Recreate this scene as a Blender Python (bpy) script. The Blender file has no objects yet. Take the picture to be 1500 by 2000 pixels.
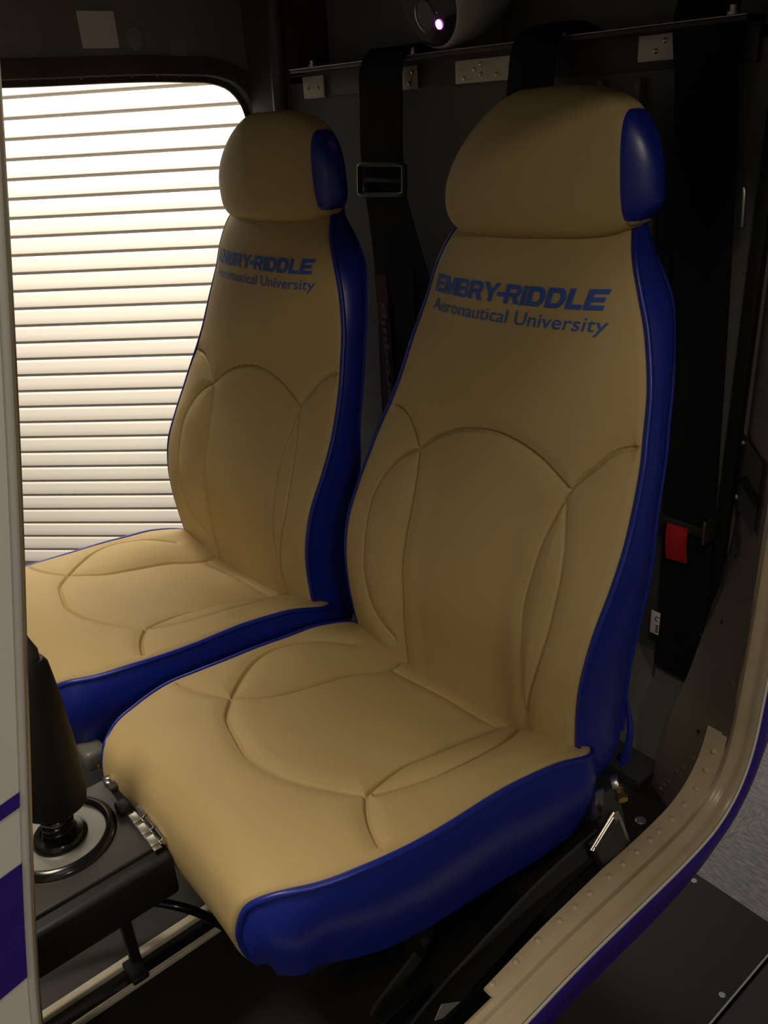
import bpy, bmesh, math
import numpy as np
from mathutils import Matrix, Vector

# ------------------------------------------------------------------ camera
SC = bpy.context.scene
COL = SC.collection
CAM = np.array([0.6949, -0.9274, 0.8973])
yaw, pit, rol = np.radians([51.899, 25.804, -3.778])
FPX = 1653.1
fw = np.array([-np.sin(yaw)*np.cos(pit), np.cos(yaw)*np.cos(pit), -np.sin(pit)])
rt0 = np.array([np.cos(yaw), np.sin(yaw), 0.0]); up0 = np.cross(rt0, fw)
rt = rt0*np.cos(rol)+up0*np.sin(rol); up = -rt0*np.sin(rol)+up0*np.cos(rol)
cd = bpy.data.cameras.new('camera'); cam = bpy.data.objects.new('camera', cd); COL.objects.link(cam)
cd.sensor_fit = 'VERTICAL'; cd.sensor_height = 36.0; cd.lens = FPX/2000*36.0
cd.clip_start = 0.02; cd.clip_end = 60
mw = Matrix.Identity(4)
for i in range(3):
    mw[i][0] = rt[i]; mw[i][1] = up[i]; mw[i][2] = -fw[i]; mw[i][3] = CAM[i]
cam.matrix_world = mw
SC.camera = cam
SC.view_settings.view_transform = 'Standard'
SC.view_settings.look = 'None'
SC.view_settings.exposure = 0.0
SC.view_settings.gamma = 1.0
SC.view_settings.use_curve_mapping = False

# ------------------------------------------------------------------ world
w = bpy.data.worlds.new('world'); SC.world = w; w.use_nodes = True
w.node_tree.nodes['Background'].inputs[0].default_value = (1.0, 0.92, 0.80, 1)
w.node_tree.nodes['Background'].inputs[1].default_value = 0.085

# ------------------------------------------------------------------ lights (room ceiling fixtures)
def area(name, loc, target, sx, sy, power, col, spread=math.pi):
    l = bpy.data.lights.new(name, 'AREA'); l.shape = 'RECTANGLE'; l.size = sx; l.size_y = sy
    l.energy = power; l.color = col; l.spread = spread
    o = bpy.data.objects.new(name, l); COL.objects.link(o); o.location = loc
    o.rotation_euler = (Vector(target)-Vector(loc)).to_track_quat('-Z', 'Y').to_euler()
    return o
WARM = (1.0, 0.86, 0.66)
area('ceiling_light_near_door', (1.15, -1.65, 2.30), (0.3, -0.5, 0.2), 0.5, 0.5, 8.5, WARM)
area('ceiling_light_far_right', (3.3, -1.7, 2.3), (0.2, -0.3, 0.5), 0.3, 0.3, 16, WARM)
area('ceiling_light_front', (-0.25, -1.34, 2.25), (-0.25, -0.6, 0.2), 0.5, 0.5, 25, WARM)
# lights that wash the roller shutter across the room
DV = np.array([-.7231, -.6907, 0.0]); NV = np.array([-.6907, .7231, 0.0])
WALL0 = CAM*[1, 1, 0] + NV*2.7
def wp(s, off, z): return tuple(WALL0 + DV*s + NV*off + np.array([0, 0, z]))
area('shutter_wash_light', wp(0.9, -0.62, 2.3), wp(0.9, 0.0, 0.2), 3.0, 0.2, 70, (1.0, 0.91, 0.79), 1.7)

# ------------------------------------------------------------------ helpers
def spl(xs, ys):
    xs = np.array(xs, float); ys = np.array(ys, float)
    if xs[0] > xs[-1]: xs = xs[::-1]; ys = ys[::-1]
    h = np.diff(xs); d = np.diff(ys)/h
    m = np.zeros(len(xs)); m[0] = d[0]; m[-1] = d[-1]
    m[1:-1] = (d[:-1]*h[1:]+d[1:]*h[:-1])/(h[:-1]+h[1:])
    def f(x):
        x = np.clip(np.asarray(x, float), xs[0], xs[-1])
        i = np.clip(np.searchsorted(xs, x)-1, 0, len(h)-1)
        t = (x-xs[i])/h[i]
        return ((2*t**3-3*t**2+1)*ys[i]+(t**3-2*t**2+t)*h[i]*m[i]+(-2*t**3+3*t**2)*ys[i+1]+(t**3-t**2)*h[i]*m[i+1])
    return f
def curve(pts, n=80):
    p = np.array(pts, float); t = np.r_[0, np.cumsum(np.linalg.norm(np.diff(p, axis=0), axis=1))]
    u = np.linspace(0, t[-1], n)
    return np.stack([spl(t, p[:, k])(u) for k in range(p.shape[1])], 1)
BASE = {}
def tagged(o, label, cat, group=None):
    o['label'] = label; o['category'] = cat
    if group: o['group'] = group
    return o
def thing(name, label, cat, base=(0, 0, 0), group=None):
    o = bpy.data.objects.new(name, None); COL.objects.link(o); o.location = base
    o.empty_display_size = 0.05
    BASE[o.name] = np.array(base, float)
    return tagged(o, label, cat, group)
def base_of(o):
    b = np.zeros(3)
    while o is not None:
        b = b + np.array(o.location); o = o.parent
    return b
def mesh(name, V, F, mat, parent=None, smooth=True, base=None, label=None):
    V = np.asarray(V, float).reshape(-1, 3)
    b = base_of(parent) if parent is not None else np.zeros(3)
    if base is not None: V = V-np.array(base); loc = np.array(base)-b
    else:
        V = V-b; loc = np.zeros(3)
    me = bpy.data.meshes.new(name); me.from_pydata([tuple(v) for v in V], [], [tuple(int(i) for i in f) for f in F]); me.update()
    bm = bmesh.new(); bm.from_mesh(me); bmesh.ops.recalc_face_normals(bm, faces=bm.faces); bm.to_mesh(me); bm.free()
    me.materials.append(mat)
    if smooth:
        for p in me.polygons: p.use_smooth = True
        me.set_sharp_from_angle(angle=math.radians(40))
    o = bpy.data.objects.new(name, me); COL.objects.link(o); o.location = loc
    if parent is not None: o.parent = parent
    if label: o['label'] = label
    return o
class MB:
    def __init__(s): s.V = []; s.F = []
    def add(s, V, F):
        k = len(s.V); s.V += [tuple(v) for v in np.asarray(V, float).reshape(-1, 3)]
        s.F += [tuple(int(i)+k for i in f) for f in F]; return s
    def grid(s, A, cu=False, cv=False, capu=False):
        m, n = A.shape[:2]; F = []
        for i in range(m if cu else m-1):
            for j in range(n if cv else n-1):
                a, b = i, (i+1) % m; c, d = j, (j+1) % n
                F.append((a*n+c, b*n+c, b*n+d, a*n+d))
        if capu:
            F.append(tuple(range(n))); F.append(tuple(range((m-1)*n, m*n)))
        return s.add(A.reshape(-1, 3), F)
    def box(s, x0, x1, y0, y1, z0, z1, bev=0.0, R=None, c=None):
        bm = bmesh.new(); bmesh.ops.create_cube(bm, size=1)
        for v in bm.verts:
            v.co = Vector(((v.co.x+.5)*(x1-x0)+x0, (v.co.y+.5)*(y1-y0)+y0, (v.co.z+.5)*(z1-z0)+z0))
        if bev > 0:
            bmesh.ops.bevel(bm, geom=list(bm.edges), offset=bev, segments=3, affect='EDGES', profile=.5)
        bm.verts.index_update()
        V = np.array([v.co[:] for v in bm.verts]); F = [[v.index for v in f.verts] for f in bm.faces]; bm.free()
        if R is not None:
            c = np.array(c if c is not None else V.mean(0)); V = (V-c)@np.array(R).T+c
        return s.add(V, F)
    def tube(s, path, r, n=10, closed=False, cap=True):
        p = np.array(path, float); m = len(p)
        T = np.roll(p, -1, 0)-np.roll(p, 1, 0) if closed else np.gradient(p, axis=0)
        T /= np.linalg.norm(T, axis=1)[:, None]+1e-12
        u = np.cross(T[0], [0, 0, 1.]);
        if np.linalg.norm(u) < .1: u = np.cross(T[0], [1., 0, 0])
        u /= np.linalg.norm(u); rr = np.broadcast_to(r, (m,)); A = np.zeros((m, n, 3)); a = np.linspace(0, 2*np.pi, n, endpoint=False)
        for i in range(m):
            u = u-T[i]*(u@T[i]); u /= np.linalg.norm(u); v = np.cross(T[i], u)
            A[i] = p[i]+rr[i]*(np.cos(a)[:, None]*u+np.sin(a)[:, None]*v)
        return s.grid(A, cu=closed, cv=True, capu=(cap and not closed))
    def lathe(s, prof, org=(0, 0, 0), ax=(0, 0, 1), n=40):
        ax = np.array(ax, float); ax /= np.linalg.norm(ax); u = np.cross(ax, [0.3, 1, 0.2]); u /= np.linalg.norm(u); v = np.cross(ax, u)
        a = np.linspace(0, 2*np.pi, n, endpoint=False); A = np.zeros((len(prof), n, 3))
        for i, (r, h) in enumerate(prof):
            A[i] = np.array(org)+ax*h+max(r, 1e-5)*(np.cos(a)[:, None]*u+np.sin(a)[:, None]*v)
        return s.grid(A, cv=True, capu=True)
    def prism(s, poly, fn, t0, t1):
        n = len(poly); V = [fn(a, b, t0) for a, b in poly]+[fn(a, b, t1) for a, b in poly]
        F = [tuple(range(n)), tuple(range(n, 2*n))]+[(i, (i+1) % n, n+(i+1) % n, n+i) for i in range(n)]
        return s.add(V, F)
    def ribbon(s, path, wdir, w, t, nw=6, crown=0.0):
        """a strap: path centre line, wdir width direction(s), thickness t"""
        p = np.array(path, float); m = len(p); W = np.broadcast_to(np.array(wdir, float), (m, 3)).copy()
        T = np.gradient(p, axis=0); T /= np.linalg.norm(T, axis=1)[:, None]
        W -= T*(W*T).sum(1)[:, None]; W /= np.linalg.norm(W, axis=1)[:, None]; N = np.cross(T, W)
        ww = np.broadcast_to(w, (m,)); A = []
        us = np.linspace(-1, 1, nw)
        for u in us: A.append(p+W*(ww*.5*u)[:, None]+N*(t/2+crown*(1-u*u)))
        for u in us[::-1]: A.append(p+W*(ww*.5*u)[:, None]-N*(t/2-crown*(1-u*u)))
        return s.grid(np.stack(A, 1), cv=True, capu=True)
    def build(s, name, mat, parent=None, smooth=True, base=None, label=None):
        return mesh(name, s.V, s.F, mat, parent, smooth, base, label)

# ------------------------------------------------------------------ materials
def mat(name, col, rough=.5, metal=0., bump=None, var=None, spec=None, emit=None, coat=0., stretch=None):
    m = bpy.data.materials.new(name); m.use_nodes = True; nt = m.node_tree; b = nt.nodes['Principled BSDF']
    b.inputs['Base Color'].default_value = (*col, 1); b.inputs['Roughness'].default_value = rough; b.inputs['Metallic'].default_value = metal
    if spec is not None: b.inputs['Specular IOR Level'].default_value = spec
    if coat: b.inputs['Coat Weight'].default_value = coat; b.inputs['Coat Roughness'].default_value = .25
    if emit: b.inputs['Emission Color'].default_value = (*emit[0], 1); b.inputs['Emission Strength'].default_value = emit[1]
    tc = nt.nodes.new('ShaderNodeTexCoord'); mp = nt.nodes.new('ShaderNodeMapping'); nt.links.new(tc.outputs['Object'], mp.inputs[0])
    if stretch: mp.inputs['Scale'].default_value = stretch
    if bump:
        kind, sc, st, dist = bump
        if kind == 'leather':
            t = nt.nodes.new('ShaderNodeTexVoronoi'); t.feature = 'DISTANCE_TO_EDGE'; t.inputs['Scale'].default_value = sc; out = t.outputs['Distance']
        else:
            t = nt.nodes.new('ShaderNodeTexNoise'); t.inputs['Scale'].default_value = sc; t.inputs['Detail'].default_value = 4; out = t.outputs['Fac']
        nt.links.new(mp.outputs[0], t.inputs['Vector'])
        bp = nt.nodes.new('ShaderNodeBump'); bp.inputs['Strength'].default_value = st; bp.inputs['Distance'].default_value = dist
        nt.links.new(out, bp.inputs['Height']); nt.links.new(bp.outputs[0], b.inputs['Normal'])
    if var:
        c2, sc, lo, hi = var
        t = nt.nodes.new('ShaderNodeTexNoise'); t.inputs['Scale'].default_value = sc; t.inputs['Detail'].default_value = 5
        nt.links.new(mp.outputs[0], t.inputs['Vector'])
        r = nt.nodes.new('ShaderNodeValToRGB'); r.color_ramp.elements[0].position = lo; r.color_ramp.elements[1].position = hi
        r.color_ramp.elements[0].color = (*col, 1); r.color_ramp.elements[1].color = (*c2, 1)
        nt.links.new(t.outputs['Fac'], r.inputs[0]); nt.links.new(r.outputs[0], b.inputs['Base Color'])
    return m
M = {}
M['tan'] = mat('tan_leather', (.53, .40, .187), .62, bump=('leather', 700, .35, .0006), var=((.50, .375, .172), 9, .35, .7), spec=.35)
M['blue'] = mat('blue_vinyl', (.010, .024, .29), .31, bump=('noise', 260, .10, .0006), spec=.5)
M['print'] = mat('printed_blue', (.04, .12, .50), .6)
M['black'] = mat('black_paint', (.012, .012, .012), .5, bump=('noise', 60, .05, .001))
M['cabin'] = mat('dark_cabin_paint', (.23, .22, .205), .42, bump=('noise', 30, .06, .002), var=((.18, .17, .16), 6, .3, .7))
M['brown'] = mat('dark_brown_paint', (.11, .078, .065), .5, var=((.045, .035, .03), 8, .3, .7))
M['gray'] = mat('satin_gray_panel', (.145, .145, .13), .38, bump=('noise', 14, .08, .004))
M['web'] = mat('black_webbing', (.007, .007, .008), .8, bump=('noise', 900, .4, .0006), spec=.3)
M['web2'] = mat('gray_black_webbing', (.05, .05, .05), .8, bump=('noise', 900, .4, .0006), spec=.3)
M['rubber'] = mat('black_rubber', (.009, .009, .009), .5, spec=.3)
M['gloss'] = mat('glossy_black', (.008, .008, .008), .18)
M['boxm'] = mat('charcoal_powder_coat', (.038, .038, .037), .45, bump=('noise', 420, .12, .0005))
M['chrome'] = mat('chrome', (.72, .72, .70), .18, 1.)
M['steel'] = mat('brushed_steel', (.55, .53, .48), .33, 1., bump=('noise', 80, .12, .0006), stretch=(1, 1, 14))
M['alu'] = mat('bare_aluminium', (.86, .80, .66), .36, .15, var=((.66, .60, .48), 28, .3, .75))
M['brass'] = mat('brass', (.75, .55, .22), .3, 1.)
M['frame'] = mat('tan_gold_paint', (.50, .41, .28), .27, .0, var=((.42, .34, .225), 12, .3, .75), bump=('noise', 25, .05, .002))
M['jamb'] = mat('brown_gray_primer', (.155, .125, .10), .5, var=((.125, .10, .08), 10, .3, .75))
M['skinw'] = mat('white_skin_paint', (.88, .86, .83), .35)
M['skinb'] = mat('violet_blue_paint', (.045, .02, .30), .38, bump=('noise', 40, .25, .003))
M['white'] = mat('white_plastic', (.62, .60, .58), .4)
M['lens'] = mat('smoked_lens', (.02, .02, .022), .08)
M['glassg'] = mat('gray_lens', (.12, .115, .11), .12)
M['ir'] = mat('violet_led', (.5, .1, .5), .4, emit=((.85, .16, 1.0), 6.0))
M['oval'] = mat('pale_gray_film', (.26, .28, .28), .5)
M['paper'] = mat('white_label', (.80, .76, .75), .6)
M['red'] = mat('red_webbing', (.50, .01, .015), .7, bump=('noise', 700, .3, .0006))
M['darkred'] = mat('dark_red_label', (.10, .01, .01), .7)
M['silverp'] = mat('silver_tape', (.42, .42, .40), .35, .6)
M['shut'] = mat('cream_shutter_slat', (.80, .76, .68), .5)
M['shutdk'] = mat('shutter_gap', (.42, .38, .35), .7)
M['board'] = mat('black_board', (.006, .006, .006), .6, spec=.25, bump=('noise', 200, .08, .0006))
M['mat'] = mat('black_floor_mat', (.013, .012, .012), .75, bump=('noise', 120, .3, .002))
M['wallm'] = mat('room_wall_paint', (.45, .42, .37), .7)

# carpet: planks of striped pile
def carpet():
    m = bpy.data.materials.new('gray_plank_carpet'); m.use_nodes = True; nt = m.node_tree; b = nt.nodes['Principled BSDF']
    b.inputs['Roughness'].default_value = .95; b.inputs['Specular IOR Level'].default_value = .1
    tc = nt.nodes.new('ShaderNodeTexCoord'); mp = nt.nodes.new('ShaderNodeMapping'); nt.links.new(tc.outputs['Object'], mp.inputs[0])
    mp.inputs['Scale'].default_value = (260, 24, 1); mp.inputs['Rotation'].default_value = (0, 0, .25)
    n = nt.nodes.new('ShaderNodeTexNoise'); n.inputs['Scale'].default_value = 1.6; n.inputs['Detail'].default_value = 5
    nt.links.new(mp.outputs[0], n.inputs['Vector'])
    mp2 = nt.nodes.new('ShaderNodeMapping'); nt.links.new(tc.outputs['Object'], mp2.inputs[0]); mp2.inputs['Scale'].default_value = (24, 260, 1); mp2.inputs['Rotation'].default_value = (0, 0, .25)
    n2 = nt.nodes.new('ShaderNodeTexNoise'); n2.inputs['Scale'].default_value = 1.6; n2.inputs['Detail'].default_value = 5
    nt.links.new(mp2.outputs[0], n2.inputs['Vector'])
    ch = nt.nodes.new('ShaderNodeTexChecker'); ch.inputs['Scale'].default_value = 2.6
    mp3 = nt.nodes.new('ShaderNodeMapping'); nt.links.new(tc.outputs['Object'], mp3.inputs[0]); mp3.inputs['Rotation'].default_value = (0, 0, .25); mp3.inputs['Location'].default_value = (.1, .1, .1)
    nt.links.new(mp3.outputs[0], ch.inputs['Vector'])
    mx = nt.nodes.new('ShaderNodeMix'); mx.data_type = 'FLOAT'
    nt.links.new(ch.outputs['Fac'], mx.inputs[0]); nt.links.new(n.outputs['Fac'], mx.inputs[2]); nt.links.new(n2.outputs['Fac'], mx.inputs[3])
    r = nt.nodes.new('ShaderNodeValToRGB'); r.color_ramp.elements[0].position = .38; r.color_ramp.elements[1].position = .64
    r.color_ramp.elements[0].color = (.055, .058, .066, 1); r.color_ramp.elements[1].color = (.13, .125, .12, 1)
    nt.links.new(mx.outputs[0], r.inputs[0]); nt.links.new(r.outputs[0], b.inputs['Base Color'])
    return m
M['carpet'] = carpet()

# ------------------------------------------------------------------ room structure
def struct(o): o['kind'] = 'structure'; return o
ZF = -0.70
struct(MB().box(-4.2, 4.4, -4.0, 3.2, ZF-.05, ZF).build('floor', M['carpet'], smooth=False))
struct(MB().box(-4.2, 4.4, -4.0, 3.2, 2.4, 2.45).build('ceiling', M['wallm'], smooth=False))
# wall behind the shutter (perpendicular to NV)
def wallbox(s0, s1, o0, o1, z0, z1, bev=0):
    m = MB().box(s0, s1, o0, o1, z0, z1, bev)
    V = np.array(m.V); P = WALL0+V[:, :1]*DV+V[:, 1:2]*NV; P[:, 2] = V[:, 2]
    m.V = [tuple(p) for p in P]; return m
struct(wallbox(-1.6, 2.6, .10, .16, ZF, 2.4).build('wall_back', M['wallm'], smooth=False))

# roller shutter: a curtain of horizontal slats
sh = thing('roller_shutter', 'tall cream roller shutter of horizontal slats seen through the far doorway', 'shutter', wp(.9, .03, ZF))
cur = MB(); PIT = .05755
k = -24
while k <= 31:
    zt = .976-k*PIT
    if zt < 2.1 and zt-PIT > ZF+.01:
        prof = [(.0075, zt-.0042), (.001, zt-.0046), (.0002, zt-.0058), (0, zt-.012), (-.0012, zt-.030), (-.0012, zt-.048), (-.0008, zt-.0515), (.001, zt-.0530), (.0075, zt-.0534)]
        A = np.zeros((2, len(prof), 3))
        for a, s in enumerate((-.9, 2.3)):
            for j, (o, z) in enumerate(prof): A[a, j] = WALL0+DV*s+NV*o+np.array([0, 0, z])
        cur.grid(A)
    k += 1
cur.build('slat_curtain', M['shut'], sh)
wallbox(-.9, 2.3, .0075, .02, ZF+.02, 2.1).build('backing_sheet', M['shutdk'], sh, smooth=False)
wallbox(-.96, -.9, -.03, .06, ZF, 2.12).build('side_channel', M['wallm'], sh, smooth=False)
wallbox(2.3, 2.36, -.03, .06, ZF, 2.12).build('side_channel', M['wallm'], sh, smooth=False)
wallbox(-.96, 2.36, -.12, .08, 2.1, 2.34).build('roller_box', M['wallm'], sh, smooth=False)

# black boards the cabin stands on
b = thing('floor_board', 'wide matt black board lying under the open doorway sill, nearest the cabin', 'board', (-.2, -1.0, ZF))
ZB = -.50
MB().box(-1.6, .305, -2.2, .240, ZF, ZB, .002).build('board_panel', M['board'], b)
MB().box(.3025, .3055, -2.2, .2405, ZB+.0002, ZB+.0022).build('edge_strip', M['gray'], b)
for (x, y) in ((.129, .221), (.29, .05)):
    MB().lathe([(.0055, 0), (.0055, .0006), (.0035, .001), (.001, .0004)], (x, y, ZB), n=16).build('screw', M['gray'], b)
b2 = MB().box(.309, 1.6, -2.2, .240, ZF, ZB-.002, .002).build('floor_board', M['board'], base=(.8, -1.0, ZF))
tagged(b2, 'second matt black board in the bottom right corner, beyond the thin pale joint', 'board')

# ------------------------------------------------------------------ helicopter cabin
HB = (-.28, -.4, ZB)
H = thing('helicopter_cabin', 'open helicopter cabin shell with dark bulkhead and riveted tan doorway frame', 'helicopter', HB)
# bulkhead behind the seats
bk = MB()
bk.box(-.80, .215, .030, .045, -.10, .948)
bk.build('bulkhead', M['gray'], H, smooth=False)
MB().box(-.80, .30, .125, .135, .90, 1.35).build('upper_bulkhead', M['cabin'], H, smooth=False)
MB().box(-.80, .25, .03, .13, .935, .946).build('shelf', M['cabin'], H, smooth=False)
# aluminium rail with bolted doubler plates
rail = MB()
rail.box(-.66, .17, -.006, .030, .950, .955, .0008)
rail.box(-.66, .17, .022, .030, .912, .951, .0008)
R = rail.build('top_rail', M['brown'], H)
def plate(x0, x1, z0, z1, dots):
    p = MB().box(x0, x1, .0185, .0218, z0, z1, .0006).build('doubler_plate', M['alu'], H)
    for (dx, dz) in dots:
        MB().lathe([(.0032, 0), (.0028, .0012), (.001, .002)], (dx, .0185, dz), (0, -1, 0), 12).build('rivet', M['brass'], p)
plate(-.397, -.364, .912, .9435, [(-.372, .935), (-.380, .920)])
plate(-.281, -.150, .914, .9430, [(-.262, .920), (-.230, .936), (-.230, .924), (-.242, .930), (-.200, .922)])
plate(.024, .078, .921, .948, [(.060, .941), (.048, .931)])
plate(-.66, -.60, .91, .944, [(-.645, .925), (-.615, .925)])
MB().box(-.66, .17, -.007, .031, .9552, .9566, .0004).build('rail_cap', M['steel'], H)
# upright stiffeners below the rail
for x in (-.03, .025):
    MB().box(x-.004, x+.004, .020, .030, .60, .905, .001).build('stiffener', M['cabin'], H)
# floor of the cabin
MB().box(-.80, .268, -.36, .030, -.015, 0, .001).build('cabin_floor', M['mat'], H, smooth=False)
MB().box(-.80, .268, -1.25, -.36, -.150, -.130, .001).build('footwell_floor', M['mat'], H, smooth=False)
led = MB().box(-.75, .197, -.113, -.060, 0, .018, .002).build('rear_ledge', M['boxm'], H)
MB().lathe([(.0095, .0), (.0095, .0009), (.007, .001), (.0065, .0002)], (.152, -.090, .018), n=20).build('drain_hole', M['gloss'], led)
MB().box(-.80, .268, -.363, -.360, -.14, -.002).build('step_face', M['black'], H, smooth=False)
MB().add([(-.75, -.062, .0), (.205, -.062, .0), (.205, .029, .128), (-.75, .029, .128), (-.75, -.055, .0), (.205, -.055, .0), (.205, .034, .128), (-.75, .034, .128)], [(0, 1, 2, 3), (4, 5, 6, 7), (0, 1, 5, 4), (2, 3, 7, 6), (1, 2, 6, 5), (0, 3, 7, 4)]).build('kick_panel', M['gray'], H, smooth=False)
pch = MB().lathe([(.0075, 0), (.0068, .0006), (.004, .0008), (.0005, .0008)], (.229, -.155, 0), n=9).build('paint_chip', M['silverp'], H)

# doorway outline (y, z), common to both sides of the cabin
OUT = [(-.90, .115), (-.84, .06), (-.72, .047), (-.512, .047), (-.423, .055), (-.304, .056), (-.201, .058), (-.150, .066), (-.118, .087), (-.100, .115), (-.090, .150), (-.085, .212), (-.081, .285), (-.080, .45), (-.085, .7), (-.10, .88), (-.125, .945), (-.18, .972), (-.30, .985), (-.6, .985), (-.77, .985), (-.795, .97), (-.805, .93), (-.8125, .89), (-.841, .745), (-.863, .643), (-.901, .456), (-.921, .30), (-.922, .18)]
def loop(pts, n):
    p = curve(pts+[pts[0]], n+1)[:-1]
    T = np.roll(p, -1, 0)-np.roll(p, 1, 0); T /= np.linalg.norm(T, axis=1)[:, None]
    c = p.mean(0); N = np.stack([-T[:, 1], T[:, 0]], 1); s = np.sign((N*(c-p)).sum(1)); s = np.sign(np.median(s))
    return p, N*s    # N points into the opening
OP, ON = loop(OUT, 360)
for _ in range(6): OP = (OP+np.roll(OP, 1, 0)+np.roll(OP, -1, 0))/3; ON = (ON+np.roll(ON, 1, 0)+np.roll(ON, -1, 0))/3
ON /= np.linalg.norm(ON, axis=1)[:, None]
def sweep(sec, P=OP, N=ON, sel=None):
    A = np.zeros((len(P), len(sec), 3))
    for j, (x, o) in enumerate(sec):
        A[:, j, 0] = x; A[:, j, 1:] = P+N*o
    return A
# the formed frame with its bead and groove (near side)
SEC = [(.300, -.001), (.3035, .0008), (.307, .0034), (.3105, .0030), (.314, .0002), (.3175, -.0016), (.3215, -.0012), (.3275, -.0004), (.3305, -.0022), (.3312, -.005), (.3312, -.014)]
DF = MB().grid(sweep(SEC), cu=True).build('door_frame', M['frame'], H)
# paint edge: thin chipped white line
edge = MB().grid(sweep([(.3314, -.0035), (.3325, -.005), (.3325, -.0085), (.3314, -.0095)]), cu=True)
edge.build('seal_edge', M['skinw'], H)
# lower skin (violet blue) and upper skin (white)
def skin(name, m, mask, offs, parent=H):
    mb = MB(); idx = [i for i in range(len(OP)) if mask(OP[i])]
    A = sweep(offs)
    # consecutive runs
    runs = []; cur_ = [idx[0]]
    for i in idx[1:]:
        if i == cur_[-1]+1: cur_.append(i)
        else: runs.append(cur_); cur_ = [i]
    runs.append(cur_)
    if len(runs) > 1 and runs[0][0] == 0 and runs[-1][-1] == len(OP)-1: runs[0] = runs[-1]+runs[0]; runs.pop()
    for r in runs: mb.grid(A[r])
    return mb.build(name, m, parent)
skin('lower_skin', M['skinb'], lambda p: p[1] < .262 and p[0] > -.80, [(.3312, -.008), (.334, -.014), (.335, -.026), (.333, -.038), (.326, -.050), (.315, -.062), (.309, -.08), (.306, -.12)])
skin('rear_skin', M['skinw'], lambda p: p[1] >= .255 and p[0] > -.3, [(.3312, -.008), (.334, -.014), (.336, -.05), (.336, -.2), (.334, -.6)])
# front door post: white outside skin with two blue bands
A = []
fp = [i for i in range(len(OP)) if OP[i][0] < -.79 and .10 < OP[i][1] < .98]
fp.sort(key=lambda i: -OP[i][1])
PZ = np.array([OP[i][1] for i in fp]); PY = np.array([OP[i][0] for i in fp])
pyz = lambda z: np.interp(-np.asarray(z), -PZ, PY)
def skinpatch(name, m, zt0, zb0, zt1, zb1, x0=.3335, off=.0085, span=.5):
    """band on the front skin: z range at the doorway edge and at `span` further forward"""
    n = 40; B = np.zeros((n, 2, 3)); C2 = np.zeros((n, 2, 3))
    for i in range(n):
        t = i/(n-1); za = zt0+(zb0-zt0)*t; zb = zt1+(zb1-zt1)*t
        B[i, 0] = (x0, pyz(za)-off, za); B[i, 1] = (x0+.01, pyz(za)-off-span, zb)
        C2[i, 0] = (x0-.003, pyz(za)-off, za); C2[i, 1] = (x0+.007, pyz(za)-off-span, zb)
    return MB().grid(B).grid(C2).build(name, m, H)
skinpatch('front_skin', M['skinw'], .985, .10, .985, .10)
skinpatch('blue_pinstripe', M['skinb'], .6090, .6005, .507, .498, .3345)
skinpatch('blue_band', M['skinb'], .568, .496, .475, .382, .3345)
# inside face of the front post
MB().grid(sweep([(.300, -.001), (.285, .0), (.27, -.004)])[fp]).build('front_post_liner', M['frame'], H)

# riveted sill flange
fl_i = [i for i in range(len(OP)) if (OP[i][0] > -.513 and OP[i][1] < .155)]
SI = sweep([(.300, -.0012), (.290, .0), (.281, .0004), (.272, .0), (.2705, -.004), (.272, -.0052), (.300, -.005)])
for i in fl_i:
    tp_ = max(0., (-.30-OP[i][0])/.21); SI[i, 1:6, 0] += .007*tp_*np.array([.2, .6, 1, 1, 1])
FL = MB().grid(SI[fl_i]).build('sill_flange', M['frame'], H)
MB().grid(sweep([(.2705, -.004), (.269, -.01), (.268, -.06), (.268, -.20)])[[i for i in range(len(OP)) if (-.92 < OP[i][0] < -.09 and OP[i][1] < .11)]]).build('sill_liner', M['black'], H)
# notch and narrower forward flange
fn_i = [i for i in range(len(OP)) if (-.90 < OP[i][0] < -.505 and OP[i][1] < .12)]
MB().grid(sweep([(.300, -.001), (.294, .0), (.290, -.003), (.300, -.005)])[fn_i]).build('forward_flange', M['frame'], H)
def at_flange(y):
    ii = [i for i in fl_i if OP[i][1] < .2]; j = min(ii, key=lambda i: abs(OP[i][0]-y)); return OP[j], ON[j]
RV = [(-.496, .2795), (-.462, .280), (-.429, .2805), (-.397, .281), (-.366, .281), (-.336, .281), (-.307, .2815), (-.279, .282), (-.252, .282), (-.226, .282), (-.200, .282), (-.175, .2825), (-.151, .283), (-.129, .2835), (-.111, .284), (-.097, .285)]
def dome_rivet(c, ax, parent, r=.0042, m='frame'):
    c = np.array(c)
    return MB().lathe([(r, -.0008), (r*.97, .0005), (r*.8, .0014), (r*.5, .0021), (r*.15, .0024)], c, ax, 18).build('rivet', M[m], parent)
for y, x in RV:
    P_, N_ = at_flange(y); x += .003; dome_rivet((x, P_[0], P_[1]), (0, N_[0], N_[1]), FL)

# broad jamb surface, from the flange in to the bulkhead
JI = curve([(.044, 1.02), (.044, .80), (.044, .623), (.044, .422), (.041, .348), (.029, .291), (.005, .219), (-.030, .149), (-.062, .100), (-.080, .05), (-.088, .001)], 90)
JO = curve([(-.10, 1.02), (-.085, .80), (-.082, .623), (-.080, .45), (-.080, .36), (-.082, .285), (-.085, .212), (-.093, .140), (-.106, .095), (-.122, .05), (-.130, .001)], 90)
A = np.zeros((90, 5, 3))
for j, (t, bl) in enumerate(((0, 0), (.3, .004), (.65, .005), (.93, .001), (1, 0))):
    A[:, j, 0] = .2+(.302-.2)*t; A[:, j, 1:] = JI*(1-t)+JO*t
    A[:, j, 1] -= bl
JB = MB().grid(A).build('door_jamb', M['jamb'], H)
def jpt(z, t):
    i = int(np.argmin(abs(JI[:, 1]-z))); return np.array([.2+.102*t, JI[i, 0]*(1-t)+JO[i, 0]*t, JI[i, 1]*(1-t)+JO[i, 1]*t])
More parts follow.
